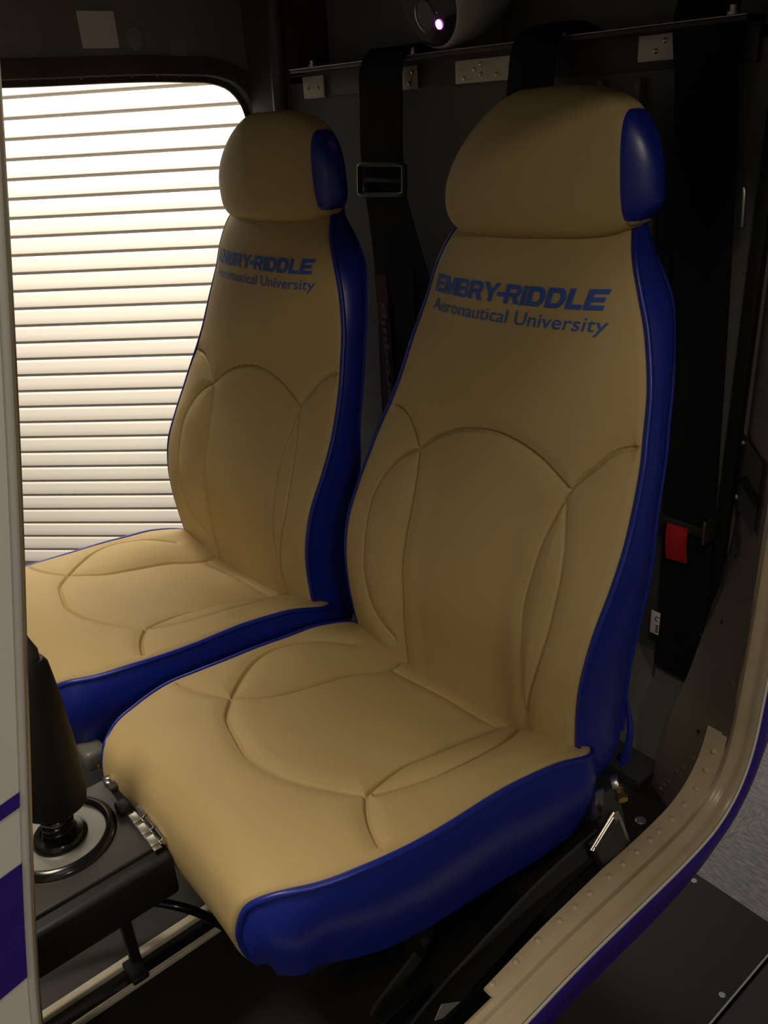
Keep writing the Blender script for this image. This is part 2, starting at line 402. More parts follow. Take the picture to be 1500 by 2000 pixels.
def jn(z, t):
    a = jpt(z, t); b_ = jpt(z-.03, t); c_ = jpt(z, min(t+.2, .95)) if t < .7 else jpt(z, t-.2)
    n = np.cross(b_-a, c_-a); n /= np.linalg.norm(n); return n if n@(CAM-a) > 0 else -n
for z, t in ((.345, .42), (.262, .42), (.125, .55)):
    n = jn(z, t); MB().lathe([(.0026, 0), (.0026, .0006), (.0018, .0008), (.0014, .0003)], jpt(z, t)+n*.0048, n, 14).build('screw_hole', M['gloss'], JB)
for z, t in ((.090, .62), (.072, .50), (.055, .42), (.040, .34), (.026, .28), (.014, .22)):
    n = jn(z, t); dome_rivet(jpt(z, t)+n*.0035, n, JB, .0036, 'jamb')
# seam lines of the jamb
for z0 in (.215,):
    pth = [jpt(z0, t)+jn(z0, .5)*.0052 for t in np.linspace(.02, .98, 12)]
    MB().tube(pth, .0005, 6).build('seam_bead', M['jamb'], JB)
# latch plate with slot and two screws
pl = MB(); q = []
for z in np.linspace(.405, .500, 12):
    q.append([jpt(z, t)+jn(z, .5)*.0062 for t in np.linspace(.03, .85, 6)])
lp = pl.grid(np.array(q)).build('latch_plate', M['boxm'], JB)
for z, t in ((.488, .18), (.422, .22)):
    n = jn(z, t); MB().lathe([(.0046, 0), (.0046, .0012), (.003, .0022), (.0006, .0026)], jpt(z, t)+n*.0062, n, 16).build('screw', M['steel'], lp)
n = jn(.45, .5); a0 = jpt(.452, .42)+n*.007; a1 = jpt(.452, .85)+n*.007
MB().tube([a0+(a1-a0)*k/8 for k in range(9)], .006, 12).build('latch_slot', M['gloss'], lp)
# dark side lining between jamb and bulkhead
MB().box(.190, .206, .018, .050, .128, 1.02, .001).build('corner_trim', M['black'], H)

# far side of the cabin: wall with the doorway, mirrored
XF = -.845
FO = curve([(-.90, -.10), (-.60, -.12), (-.30, -.11), (-.12, -.03), (-.0, .15), (.025, .35), (.035, .6), (.038, .80), (.034, .875), (.022, .915), (-.004, .943), (-.045, .957), (-.10, .961), (-.40, .964), (-.75, .968), (-1.05, .971)], 200)
outer = []
for (y, z) in FO:
    if y > -.15 and z > .0:
        ty = .06
    outer.append((y, z))
# wall above the opening and behind it, as one strip with real thickness
def ring_out(y, z):
    if z > .93: return (min(y+.0, .06) if y < -.05 else .06, 1.30)
    return (.145, z)
fa = MB(); A = np.zeros((len(FO), 4, 3))
for i, (y, z) in enumerate(FO):
    yo, zo = ring_out(y, z)
    if y > -.12 and z > .80:
        k_ = np.clip((z-.80)/.15, 0, 1); yo = .145; zo = z+(1.30-z)*k_**1.5
    if z < .0: yo, zo = y, -.25
    A[i, 0] = (XF, y, z); A[i, 1] = (XF, yo, zo); A[i, 2] = (XF-.02, yo, zo); A[i, 3] = (XF-.02, y, z)
fw_ = fa.grid(A, cv=True, capu=True).build('side_wall', M['cabin'], H)
T2 = np.gradient(FO, axis=0); T2 /= np.linalg.norm(T2, axis=1)[:, None]; N2 = np.stack([T2[:, 1], -T2[:, 0]], 1)*-1
def sweepF(sec): 
    A = np.zeros((len(FO), len(sec), 3))
    for j, (x, o) in enumerate(sec): A[:, j, 0] = x; A[:, j, 1:] = FO+N2*o
    return A
MB().grid(sweepF([(XF+.0005, -.030), (XF+.004, -.029), (XF+.005, -.006), (XF+.003, -.001), (XF-.02, 0), (XF-.022, -.012)])).build('far_door_frame', M['brown'], H)
fr = MB().grid(sweepF([(XF-.018, .000), (XF-.018, .010), (XF-.022, .011), (XF-.024, .002)])).build('far_door_seal', M['brown'], H)
for y in np.arange(-.62, -.1, .046):
    MB().lathe([(.0022, 0), (.002, .0012), (.0008, .002)], (XF-.004, y, float(np.interp(y, FO[-120:, 0][::-1], FO[-120:, 1][::-1]))-.0005), (0, 0, -1), 10).build('rivet', M['brown'], fr)
# rear pillar in the corner
MB().box(XF, -.715, .020, .13, -.25, 1.30, .012).build('corner_pillar', M['brown'], H)
col_ = curve([(-.735, .018, .80), (-.73, .015, .90), (-.722, .012, .97), (-.715, .01, 1.05), (-.71, .01, 1.25)], 20)
MB().tube(col_, .014, 12).build('roof_bow', M['brown'], H)
# roof and cabin sides above the doorways
MB().box(XF, .34, -.88, .14, 1.13, 1.16, .004).build('roof', M['cabin'], H, smooth=False)
MB().box(.305, .335, -.80, .14, 1.0, 1.15, .004).build('roof_side', M['cabin'], H, smooth=False)
# label and two oval patches on the far wall above the opening
st = MB().box(XF+.0004, XF+.0012, -.287, -.223, 1.006, 1.060).build('inspection_sticker', M['paper'], H, label='square white sticker')
for y, z, ry, rz in ((-.193, 1.019, .0155, .0185), (-.114, .999, .0165, .0195)):
    a = np.linspace(0, 2*np.pi, 28, endpoint=False)
    MB().prism([(y+ry*math.cos(t), z+rz*math.sin(t)) for t in a], lambda p, q_, t: (XF+t, p, q_), .0004, .0016).build('oval_patch', M['oval'], H)

# ------------------------------------------------------------------ seats
def polyd(P, lines):
    """distance from points P (n,2) to a set of polylines"""
    D = np.full(len(P), 9.)
    for L in lines:
        for a, b in zip(L[:-1], L[1:]):
            ab = b-a; t = np.clip(((P-a)@ab)/(ab@ab+1e-12), 0, 1); d = np.linalg.norm(P-a-t[:, None]*ab, axis=1); D = np.minimum(D, d)
    return D
def mir(L): return [(-x, y) for x, y in L]
def sm(t): t = np.clip(t, 0, 1); return t*t*(3-2*t)

ZS = [.10, .15, .20, .25, .30, .35, .40, .45, .50, .55, .60, .65, .70, .74, .765, .785]
HW = spl([.10, .13, .20, .275, .35, .42, .463, .515, .555, .60, .654, .70, .732, .753, .785], [.200, .210, .214, .217, .222, .222, .218, .208, .199, .190, .173, .156, .141, .130, .110])
DE = spl(ZS, [.004, .012, .026, .038, .044, .040, .022, .003, -.010, -.020, -.028, -.033, -.034, -.041, -.056, -.078])   # edge, forward of the plane
DC = spl(ZS, [-.002, .002, .010, .020, .027, .024, .014, .004, .000, .000, .000, .000, .000, -.007, -.024, -.045])       # centre
DB = spl(ZS, [.006, .016, .034, .048, .053, .046, .034, .014, .000, -.004, -.006, -.008, -.009, -.016, -.032, -.053])     # bolster crest at .76 of the half width
XC = lambda z: .006*sm((np.asarray(z, float)-.45)/.1)-.003*sm((np.asarray(z, float)-.66)/.06)
YP = lambda z: -.27+.16*(z-.15)
YR = spl([.10, .184, .263, .331, .395, .459, .52, .578, .647, .70, .74, .785], [-.195, -.192, -.192, -.185, -.175, -.166, -.148, -.130, -.106, -.088, -.084, -.09])
seam = [
    [(-0.122, 0.467), (-0.099, 0.486), (-0.069, 0.502), (-0.029, 0.515), (0.009, 0.52), (0.049, 0.516), (0.086, 0.505), (0.111, 0.493), (0.134, 0.482)],
    [(-0.205, 0.51), (-0.161, 0.505), (-0.138, 0.487), (-0.122, 0.467), (-0.116, 0.439), (-0.111, 0.402), (-0.109, 0.364), (-0.107, 0.321), (-0.104, 0.27), (-0.106, 0.221), (-0.108, 0.16), (-0.108, 0.1)],
    [(-0.122, 0.467), (-0.147, 0.453), (-0.165, 0.431), (-0.176, 0.402), (-0.178, 0.365), (-0.172, 0.32), (-0.165, 0.278), (-0.156, 0.24), (-0.142, 0.208), (-0.125, 0.186)],
    [(0.201, 0.545), (0.18, 0.537), (0.159, 0.515), (0.134, 0.482), (0.126, 0.456), (0.118, 0.423), (0.116, 0.38), (0.116, 0.343), (0.124, 0.309), (0.132, 0.267), (0.134, 0.235), (0.138, 0.193), (0.138, 0.1)],
    [(0.131, 0.476), (0.142, 0.447), (0.153, 0.423), (0.162, 0.392), (0.164, 0.366), (0.165, 0.335), (0.161, 0.295), (0.151, 0.251), (0.138, 0.193)],
]
SB = [curve(s, 60) for s in seam]
def back_y(x, z):
    """front surface of the backrest"""
    x = np.asarray(x, float); z = np.asarray(z, float); u = np.clip(abs(x-XC(z))/HW(z), 0, 1)
    c, b_, e = DC(z), DB(z), DE(z)
    f1 = c+(b_-c)*sm((u-.30)/.46)
    f2 = b_+(e-b_)*np.clip((u-.76)/.24, 0, 1)**2.0
    f = np.where(u < .76, f1, f2)
    top = sm((z-.45)/.12)
    f_up = c+(e-c)*u**2.6
    f = f*(1-top)+f_up*top
    f = f-.006*np.clip((u-.955)/.045, 0, 1)**2
    return YP(z)-f
def back_disp(x, z):
    P = np.stack([np.ravel(x), np.ravel(z)], 1); d = polyd(P, SB).reshape(np.shape(x))
    return .0056*np.exp(-(d/.0021)**2)+.0046*np.exp(-(d/.013)**2)
T_ = np.array([(-.236, .132, -.243, .160, .204), (-.280, .150, -.280, .180, .230), (-.34, .167, -.34, .203, .230), (-.41, .190, -.41, .215, .225), (-.48, .211, -.49, .226, .2245),
               (-.54, .229, -.55, .234, .223), (-.60, .240, -.60, .236, .218), (-.645, .243, -.645, .233, .205), (-.680, .235, -.684, .231, .186), (-.700, .215, -.708, .218, .170),
               (-.707, .190, -.718, .190, .163), (-.707, .160, -.717, .160, .160), (-.702, .136, -.711, .138, .160), (-.694, .117, -.702, .119, .160)])
def cushion_surface(nv, nu):
    q = np.r_[0, np.cumsum(np.linalg.norm(np.diff(T_[:, :2], axis=0), axis=1))]
    s = np.linspace(0, q[-1], nv); yc, zc, ye, ze, hw = [spl(q, T_[:, k])(s) for k in range(5)]
    tang = np.gradient(np.stack([yc, zc], 1), axis=0); tang /= np.linalg.norm(tang, axis=1)[:, None]; nrm = np.stack([tang[:, 1], -tang[:, 0]], 1)
    nrm *= np.sign(nrm[10, 1])
    u = np.linspace(-1, 1, nu); au = abs(u); X_ = hw[:, None]*u[None, :]
    X_ = X_-.008*sm((-yc-.5)/.2)[:, None]
    wgt = au**2.2
    Y_ = yc[:, None]+(ye-yc)[:, None]*wgt; Z_ = zc[:, None]+(ze-zc)[:, None]*wgt
    Z_ = Z_+.014*(X_/.2)*sm((-Y_-.48)/.2)+(.013*X_/.2-.005)*(1-sm((-Y_-.48)/.2))
    back = sm((yc+.56)/.14)[:, None]      # 1 at the back, 0 at the front
    bol = sm((au-.38)/.34)*(1-.55*sm((au-.80)/.2))
    lift = back*.016*bol[None, :]+.003*(1-au**2)
    lift = lift-.006*np.clip((au-.95)/.05, 0, 1)[None, :]**2
    return X_, Y_, Z_, nrm, lift, hw, ye, (1-sm((-yc-.66)/.04))[:, None]
ZBOT = spl([-.69, -.66, -.58, -.52, -.44, -.36, -.27, -.21], [.123, .114, .100, .094, .082, .072, .078, .095])
#CS0
csm = [
    [(-0.219, -0.585), (-0.177, -0.574), (-0.133, -0.548)],
    [(-0.133, -0.548), (-0.092, -0.577), (-0.046, -0.591), (-0.001, -0.6), (0.041, -0.594), (0.081, -0.576), (0.107, -0.557), (0.133, -0.536)],
    [(-0.133, -0.548), (-0.165, -0.516), (-0.192, -0.478), (-0.203, -0.443), (-0.198, -0.399), (-0.183, -0.364), (-0.165, -0.332)],
    [(-0.133, -0.548), (-0.114, -0.509), (-0.109, -0.447), (-0.112, -0.376), (-0.108, -0.303), (-0.117, -0.275)],
    [(0.219, -0.578), (0.203, -0.574), (0.176, -0.564), (0.15, -0.549), (0.133, -0.536)],
    [(0.133, -0.536), (0.121, -0.502), (0.111, -0.464), (0.112, -0.423), (0.105, -0.369), (0.101, -0.329), (0.098, -0.289), (0.105, -0.259)],
    [(0.138, -0.528), (0.149, -0.497), (0.16, -0.459), (0.161, -0.405), (0.151, -0.349), (0.113, -0.267)],
    [(-0.108, -0.303), (-0.022, -0.288), (0.091, -0.291)],
]
SCs = [curve(s_, 50) for s_ in csm]
#CS1
def make_seat(label):
    t = thing('cockpit_seat', label, 'seat', (0, -.30, 0), 'tan and blue helicopter seats')
    # ---- backrest face
    nz, nx = 480, 340
    z = np.linspace(.10, .785, nz)[:, None]*np.ones((1, nx)); u = np.linspace(-1, 1, nx)[None, :]*np.ones((nz, 1)); x = u*HW(z)+XC(z)
    y = back_y(x, z)+back_disp(x, z)*(1-.85*sm((abs(u)-.93)/.06))
    A = np.stack([x, y, z], 2)
    br = MB().grid(A).build('backrest', M['tan'], t)
    # ---- blue shell: sides, rear, top
    nz = 90; zz = np.linspace(.10, .785, nz); A = []
    for k_, zv in enumerate(zz):
        hw = float(HW(zv)); xc = float(XC(zv)); ye = float(back_y(xc+hw*.999, zv)); yr = float(YR(zv)); drop = .022*float(sm((zv-.66)/.10)); d = yr-ye; g_ = 1+.8*float(sm((zv-.58)/.08))
        half = [(hw, ye, 0), (hw+.002*g_, ye+.12*d, .1), (hw+.005*g_, ye+.35*d, .3), (hw+.0055*g_, ye+.62*d, .6), (hw+.003*g_, ye+.86*d, .9), (hw-.002, yr, 1), (hw-.018, yr+.008, 1), (hw*.5, yr+.012, 1)]
        row = [(xc+a, b_, zv-drop*s) for a, b_, s in half]+[(xc, yr+.013, zv-drop)]+[(xc-a, b_, zv-drop*s) for a, b_, s in half[::-1]]
        A.append(row)
    A = np.array(A); mb = MB().grid(A); nn = A.shape[1]
    mb.add(A[0], [tuple(range(nn))]); mb.add(A[-1], [tuple(range(nn))])
    sh_ = mb.build('back_shell', M['blue'], t)
    # ---- piping round the face and along the rear edge
    zz = np.linspace(.112, .785, 120)
    for s in (1, -1):
        p = np.stack([XC(zz)+s*(HW(zz)+.0010), back_y(XC(zz)+HW(zz)*.999, zz)-.0008, zz], 1)
        MB().tube(p, .0040, 10).build('piping', M['blue'], br)
        zr = zz[10:]; dr = .022*sm((zr-.66)/.10)
        p = np.stack([XC(zr)+s*(HW(zr)-.001), YR(zr)+.001, zr-dr], 1)
        MB().tube(p, .0028, 8).build('rear_piping', M['blue'], sh_)
    # the small fold at the bottom of the shell
    for s in (1,):
        p = curve([(.216, -.192, .215), (.221, -.186, .17), (.219, -.190, .115)], 12)
        MB().ribbon(p, (0, 1, 0), np.linspace(.004, .016, 12), .004).build('cover_flap', M['blue'], sh_)
    # ---- lettering
    letter(br)
    # ---- headrest
    a0 = .158; XB = .130; n = 150
    tt = np.linspace(-1, 1, n); xs = a0*np.sin(tt*np.pi/2)
    xs = np.sort(np.append(xs, [XB])); n = len(xs)
    K = 144; A = np.zeros((n, K, 3)); th = np.linspace(0, 2*np.pi, K, endpoint=False)
    for i, xv in enumerate(xs):
        r = min(abs(xv)/a0, 1.0)
        pw, qw = (1.4, .76) if xv < 0 else (3.4, .36)
        ztop = .790+.120*(max(1-r**pw, 0))**qw; zb = .755+.035*r**6
        dep = .050*(max(1-r**2.4, 0))**.55
        zc = (ztop+zb)/2; hz = max((ztop-zb)/2, 1e-4)
        for j, a in enumerate(th):
            ca, sa = math.cos(a), math.sin(a)
            e = .55 if sa > 0 else .50
            yy = np.sign(ca)*abs(ca)**e*dep; z_ = np.sign(sa)*abs(sa)**(.74 if sa > 0 else .6)*hz
            zz_ = zc+z_; lean = .03*(zz_-.79)
            yc = -.129+lean+.012*r**2-.006*(1 if ca < 0 else 0)*(1-r)
            # narrower towards the top
            tp = np.clip((zz_-.80)/.11, 0, 1)
            A[i, j] = (xv, yc+yy*(1-.16*tp**1.6), zz_)
    tanF, sideL, sideR = [], [], []
    for i in range(n-1):
        for j in range(K):
            f = (i*K+j, (i+1)*K+j, (i+1)*K+(j+1) % K, i*K+(j+1) % K); xm = (xs[i]+xs[i+1])/2
            ang = th[j]+np.pi/K
            low = A[[i, i, i+1, i+1], [j, (j+1) % K, j, (j+1) % K], 2].mean() < .7725
            if xm > XB and not low: sideR.append(f)
            elif xm < -.1405 and not low: sideL.append(f)
            else: tanF.append(f)
    V = A.reshape(-1, 3).copy()
    # stitched groove along the blue panel seam
    for i, xv in enumerate(xs):
        g = .0022*math.exp(-((xv-XB)/.0022)**2)
        c_ = np.array([xv, -.123, .82]); V[i*K:(i+1)*K] += (c_-V[i*K:(i+1)*K])*(g/.06)
    ct, st_ = math.cos(.045), math.sin(.045); xz = V[:, [0, 2]]-np.array([0, .80]); V[:, 0] = xz[:, 0]*ct-xz[:, 1]*st_; V[:, 2] = .7905+xz[:, 0]*st_+xz[:, 1]*ct; V[:, 0] += .003-.07*(V[:, 2]-.79)
    def sub(F):
        ids = sorted({k for f in F for k in f}); mp_ = {k: q for q, k in enumerate(ids)}; return V[ids], [tuple(mp_[k] for k in f) for f in F]
    v_, f_ = sub(tanF); hr = mesh('headrest', v_, f_, M['tan'], t)
    for F in (sideL, sideR):
        v_, f_ = sub(F); mesh('side_panel', v_, f_, M['blue'], hr)
    # ---- seat cushion
    X_, Y_, Z_, nrm, lift, hw, ye, topm = cushion_surface(390, 340); nv, nu = X_.shape
    P = np.stack([X_.ravel(), Y_.ravel()], 1); d = polyd(P, SCs).reshape(X_.shape)
    lift = lift-topm*(1-sm((np.linspace(0, 1, nu)*0+abs(np.linspace(-1, 1, nu))-.92)/.06))[None, :]*(.0052*np.exp(-(d/.0021)**2)+.0040*np.exp(-(d/.012)**2))
    A = np.stack([X_, Y_+nrm[:, :1]*lift, Z_+nrm[:, 1:]*lift], 2)
    cu = MB().grid(A).build('seat_cushion', M['tan'], t)
    for side in (1, -1):
        j = nu-1 if side > 0 else 0
        E_ = A[:, j, :].copy(); E_[:, 0] += side*.001
        E2 = E_[::3]
        MB().tube(E2, .0040, 10).build('piping', M['blue'], cu)
        n_ = len(E2); G_ = np.zeros((n_, 12, 3)); tv = np.linspace(0, 1, 12)
        for i in range(n_):
            yb = np.clip(E2[i, 1], -.692, -.21); zb = float(ZBOT(yb))+.014*side*float(sm((-yb-.48)/.2))*.8
            bot = np.array([E2[i, 0]-side*(.010-.016*float(sm((-yb-.64)/.04))), yb, zb])
            for j_, tq in enumerate(tv):
                p = E2[i]*(1-tq)+bot*tq; fat = min(1., np.linalg.norm(E2[i]-bot)/.06)
                p = p+np.array([side*.012*math.sin(np.pi*tq**.8)*fat, -.006*math.sin(np.pi*tq)*fat*float(sm((-yb-.62)/.06)), 0])
                G_[i, j_] = p
        mb = MB().grid(G_)
        # rear corner
        r0 = G_[0]; rb = r0.copy(); rb[:, 0] -= side*.03; rb[:, 1] += .012; mb.grid(np.stack([rb, r0], 0))
        mb.build('cushion_side_panel', M['blue'], t)
    pn_ = MB().box(-.18, .18, -.655, -.235, 0, .018, .004)
    pn_.V = [(a, b_, c_+.062+(.034*max(0., (-b_-.235)/.42))) for a, b_, c_ in pn_.V]
    pn_.build('cushion_pan', M['black'], t)
    # ---- pedestal and front hinge bracket
    MB().box(-.17, .120, -.355, -.25, 0.0005, .060, .004).build('pedestal', M['black'], t)
    return t

def arc(cx, cy, rx, ry, a0, a1, n=10):
    return [(cx+rx*math.cos(math.radians(a0+(a1-a0)*k/n)), cy+ry*math.sin(math.radians(a0+(a1-a0)*k/n))) for k in range(n+1)]
def glyphs():
    t, h, g = .30, .235, {}
    w = .98
    g['E'] = (w, [[(0, 0), (w, 0), (w, h), (t, h), (t, .39), (w*.92, .39), (w*.92, .61), (t, .61), (t, 1-h), (w, 1-h), (w, 1), (0, 1)]])
    w = 1.28
    g['M'] = (w, [[(0, 0), (.28, 0), (.28, .62), (.53, 0), (.75, 0), (1.0, .62), (1.0, 0), (w, 0), (w, 1), (.89, 1), (.64, .40), (.39, 1), (0, 1)]])
    w = 1.06
    g['B'] = (w, [[(0, 0)]+arc(.78, .28, .28, .28, -90, 75)+arc(.76, .76, .26, .24, -70, 90)+[(0, 1)],
                  [(t, .21)]+arc(.70, .30, .09, .09, -90, 90)+[(t, .39)], [(t, .60)]+arc(.68, .70, .09, .095, -90, 90)+[(t, .795)]])
    g['R'] = (w, [[(0, 0), (t, 0), (t, .36), (.50, .36), (.73, 0), (w+.03, 0)]+[(.82, .385)]+arc(.76, .68, .29, .32, -55, 90)+[(0, 1)], [(t, .58)]+arc(.68, .68, .09, .1, -90, 90)+[(t, .78)]])
    w = 1.12
    g['Y'] = (w, [[(w/2-.15, 0), (w/2+.15, 0), (w/2+.15, .40), (w+.03, 1), (w-.30, 1), (w/2, .63), (.30, 1), (-.03, 1), (w/2-.15, .40)]])
    g['-'] = (.30, [[(-.16, .33), (.374, .33), (.374, .56), (-.16, .56)]])
    g['I'] = (t, [[(0, 0), (t, 0), (t, 1), (0, 1)]])
    w = 1.08
    g['D'] = (w, [[(0, 0)]+arc(.64, .5, .44, .5, -90, 90, 16)+[(0, 1)], [(t, .24)]+arc(.60, .5, .18, .26, -90, 90, 12)+[(t, .76)]])
    w = .86
    g['L'] = (w, [[(0, 0), (w, 0), (w, h), (t, h), (t, 1), (0, 1)]])
    return g
def curve_faces(cu):
    o = bpy.data.objects.new('tmp_text', cu); COL.objects.link(o); bpy.context.view_layer.update()
    dg = bpy.context.evaluated_depsgraph_get(); me = bpy.data.meshes.new_from_object(o.evaluated_get(dg))
    bpy.data.objects.remove(o); return me
def poly_text(word):
    g = glyphs(); cu = bpy.data.curves.new('lettering', 'CURVE'); cu.dimensions = '2D'; cu.fill_mode = 'BOTH'; x = 0
    for ch in word:
        wd, polys = g[ch]
        for P in polys:
            s = cu.splines.new('POLY'); s.points.add(len(P)-1); s.use_cyclic_u = True
            for q, (a, b_) in zip(s.points, P): q.co = (x+a, b_, 0, 1)
        x += wd+.075
    return curve_faces(cu), x-.075
def font_text(body, offset=0.0):
    cu = bpy.data.curves.new('lettering', 'FONT'); cu.body = body; cu.size = 1; cu.offset = offset; cu.fill_mode = 'FRONT'; cu.resolution_u = 4
    return curve_faces(cu)
def wrap(me, fn, cell, name, m, parent):
    """slice a flat text mesh finely, then lay it on a surface with fn(x, y) -> point"""
    bm = bmesh.new(); bm.from_mesh(me)
    xs_ = [v.co.x for v in bm.verts]; ys_ = [v.co.y for v in bm.verts]
    for ax, lo, hi in ((0, min(xs_), max(xs_)), (1, min(ys_), max(ys_))):
        k_ = lo+cell
        while k_ < hi:
            co = [0, 0, 0]; no = [0, 0, 0]; co[ax] = k_; no[ax] = 1
            bmesh.ops.bisect_plane(bm, geom=list(bm.verts)+list(bm.edges)+list(bm.faces), plane_co=co, plane_no=no); k_ += cell
    bm.verts.index_update()
    V = [fn(v.co.x, v.co.y) for v in bm.verts]; F = [[v.index for v in f.verts] for f in bm.faces]; bm.free()
    return mesh(name, V, F, m, parent, smooth=False)
def letter(br):
    me, wd = poly_text('EMBRY-RIDDLE')
    xs_ = [v.co.x for v in me.vertices]
    sx = .269/wd; hz = .0215; th = math.radians(2.0)
    def put(x0, z0, lx, lz):
        X = x0+lx*math.cos(th)-lz*math.sin(th); Z = z0+lx*math.sin(th)+lz*math.cos(th)
        return (X, float(back_y(X, Z))-.0011, Z)
    wrap(me, lambda a, b_: put(-.1360, .6715, a*sx+.20*b_*hz, b_*hz), .45, 'printed_lettering', M['print'], br)
    me = font_text('Aeronautical University', .002)
    mx = max(v.co.x for v in me.vertices); cap = .70
    wrap(me, lambda a, b_: put(-.1355, .6490, a*(.276/mx)+.20*b_*.0155/cap, b_*.0155/cap), .3, 'printed_lettering', M['print'], br)

near = make_seat('larger tan leather seat with blue sides, nearest the open doorway, lit front cushion')
# seat hardware seen only at the near seat's side is built further down as separate things
def copy_tree(o, parent=None):
    c = o.copy(); COL.objects.link(c)
    if parent is not None: c.parent = parent
    for ch in [x for x in bpy.data.objects if x.parent == o]: copy_tree(ch, c)
    return c
far = copy_tree(near)
far['label'] = 'smaller-looking tan leather seat with blue sides, farther in beside the bright shutter doorway'
wv = Vector((.01169, .02575, .03096)); Rm = Matrix.Rotation(wv.length, 4, wv.normalized()); O_ = Vector((0, .0825, -.6939))
far.matrix_world = Matrix.Translation(O_-Vector((.56, .01055, .00317))) @ Rm @ Matrix.Translation(Vector((0, -.30, 0))-O_)

for ch in bpy.data.objects:
    if ch.parent == far and ch.name.startswith(('seat_cushion', 'cushion_')): ch.location = Vector(ch.location)+Vector((.006, 0, -.009))

# ------------------------------------------------------------------ shoulder harnesses on the bulkhead
hs = thing('shoulder_harness', 'black shoulder harness with square adjuster hanging between the two headrests', 'seat belt', (-.39, .0, .35))
p = curve([(-.394, .06, .957), (-.394, .03, .968), (-.394, -.005, .968), (-.394, -.022, .950), (-.394, -.028, .90), (-.394, -.032, .79), (-.388, -.030, .73), (-.386, -.026, .60), (-.398, -.02, .44), (-.404, -.015, .28)], 50)
MB().ribbon(p, (1, 0, 0), np.interp(np.linspace(0, 1, 50), [0, .3, .5, 1], [.098, .100, .096, .096]), .0022).build('webbing', M['web'], hs)
p = curve([(-.388, -.036, .79), (-.372, -.033, .73), (-.345, -.026, .64), (-.31, -.018, .52), (-.27, -.008, .38)], 40)
MB().ribbon(p, (1, 0, .32), .085, .0022).build('webbing', M['web'], hs)
fr_ = MB()
q = [(-.4445, .766), (-.336, .770), (-.333, .812), (-.441, .811)]
pts = []
for (a, b_), (c_, d_) in zip(q, q[1:]+q[:1]):
    for k in range(6): pts.append((a+(c_-a)*(.06+.88*k/5), -.040, b_+(d_-b_)*(.06+.88*k/5)))
fr_.tube(pts, .0045, 8, closed=True)
fr_.box(-.438, -.336, -.0415, -.0375, .786, .792, .001)
fr_.build('adjuster', M['boxm'], hs)
lb = MB().ribbon([(-.420, -.0285, .640), (-.417, -.0275, .56), (-.420, -.0245, .48), (-.424, -.0225, .42), (-.428, -.020, .37)], (1, 0, 0), .030, .0012).build('embroidered_label', M['darkred'], hs, label='dark red strip label with gray script')
me = font_text('aeroquip', .03); mx = max(v.co.x for v in me.vertices)
def vput(a, b_):
    z_ = .395+a*(.20/mx); return (-.4135-b_*.020+.012*(z_-.40), -.0335+.0, z_)
wrap(me, lambda a, b_: (lambda P: (P[0], float(np.interp(P[2], [.37, .42, .48, .56, .64], [-.0212, -.0240, -.0260, -.0290, -.0300]))-.0004, P[2]))(vput(a, b_)), .4, 'label_script', M['gray'], lb)

b3 = thing('shoulder_belt', 'short black belt looped over the rail just behind the larger headrest', 'seat belt', (-.098, .0, .80))
p = curve([(-.097, .07, .957), (-.097, .03, .970), (-.097, .0, .968), (-.097, -.022, .952), (-.097, -.030, .915), (-.097, -.030, .80), (-.097, -.028, .62)], 40)
m3 = MB().ribbon(p, (1, 0, 0), np.interp(np.linspace(0, 1, 40), [0, .35, .5, 1], [.070, .074, .084, .084]), .003, crown=.002).build('webbing', M['web'], b3)

b4 = thing('wide_harness', 'broad black harness panel hanging at the right beside the door jamb', 'seat belt', (.15, .0, .13))
p = curve([(.113, .06, .975), (.114, .02, .985), (.117, .004, .965), (.122, .006, .90), (.131, .008, .80), (.142, .008, .65), (.153, .008, .46), (.161, .008, .32), (.1655, .008, .125)], 60)
MB().ribbon(p, (1, 0, 0), .074, .004, crown=.003).build('webbing', M['web'], b4)
MB().tube([(.186, -.002, .790), (.1885, -.004, .785), (.190, -.004, .76), (.190, -.002, .75)], .0022, 8).build('wire_clip', M['steel'], b4)

# belt stowage bar with red tab
br_ = thing('belt_anchor_bar', 'small gray metal bar with upright end plate holding the red tab, right of the seat', 'bracket', (.155, .0, .36))
mb = MB().box(.100, .196, -.004, .000, .359, .372, .001)
mb.box(.150, .162, -.004, -.001, .352, .360, .001); mb.build('bar', M['boxm'], br_)
MB().box(.1945, .1975, -.020, .006, .358, .392, .001).build('end_plate', M['steel'], br_)
MB().lathe([(.006, 0), (.006, .003), (.003, .005)], (.1945, -.007, .378), (-1, 0, 0), 14).build('bolt', M['steel'], br_)
rd = MB().ribbon(curve([(.151, -.006, .366), (.152, -.009, .352), (.153, -.009, .335), (.155, -.007, .316)], 14), (1, 0, .10), .030, .003).build('red_tab', M['red'], base=(.153, -.008, .316))
tagged(rd, 'bright red folded fabric tab hanging from the small bar beside the seat', 'tab')
# inertia reel tag and pin
tg = MB().box(.1205, .1345, -.001, .0004, .181, .218, .0003).build('part_tag', M['paper'], base=(.127, 0, .18))
tagged(tg, 'tiny white printed tag on the black harness, low beside the blue seat back', 'tag')
mk = MB(); a = np.linspace(.6, 5.0, 16)
mk.tube([(.1315+.0032*math.cos(t), -.0014, .2075+.0036*math.sin(t)) for t in a], .0006, 6)
for k in range(4): mk.box(.1300, .1343, -.0018, -.0008, .1855+.0034*k, .1869+.0034*k)
mk.build('printed_marks', M['rubber'], tg)
pn = MB().tube([(.1265, .012, .125), (.1275, .010, .105), (.1290, .010, .080)], .0022, 10).build('steel_pin', M['steel'], base=(.128, .01, .08))
tagged(pn, 'thin bright steel pin standing upright below the white tag', 'pin')

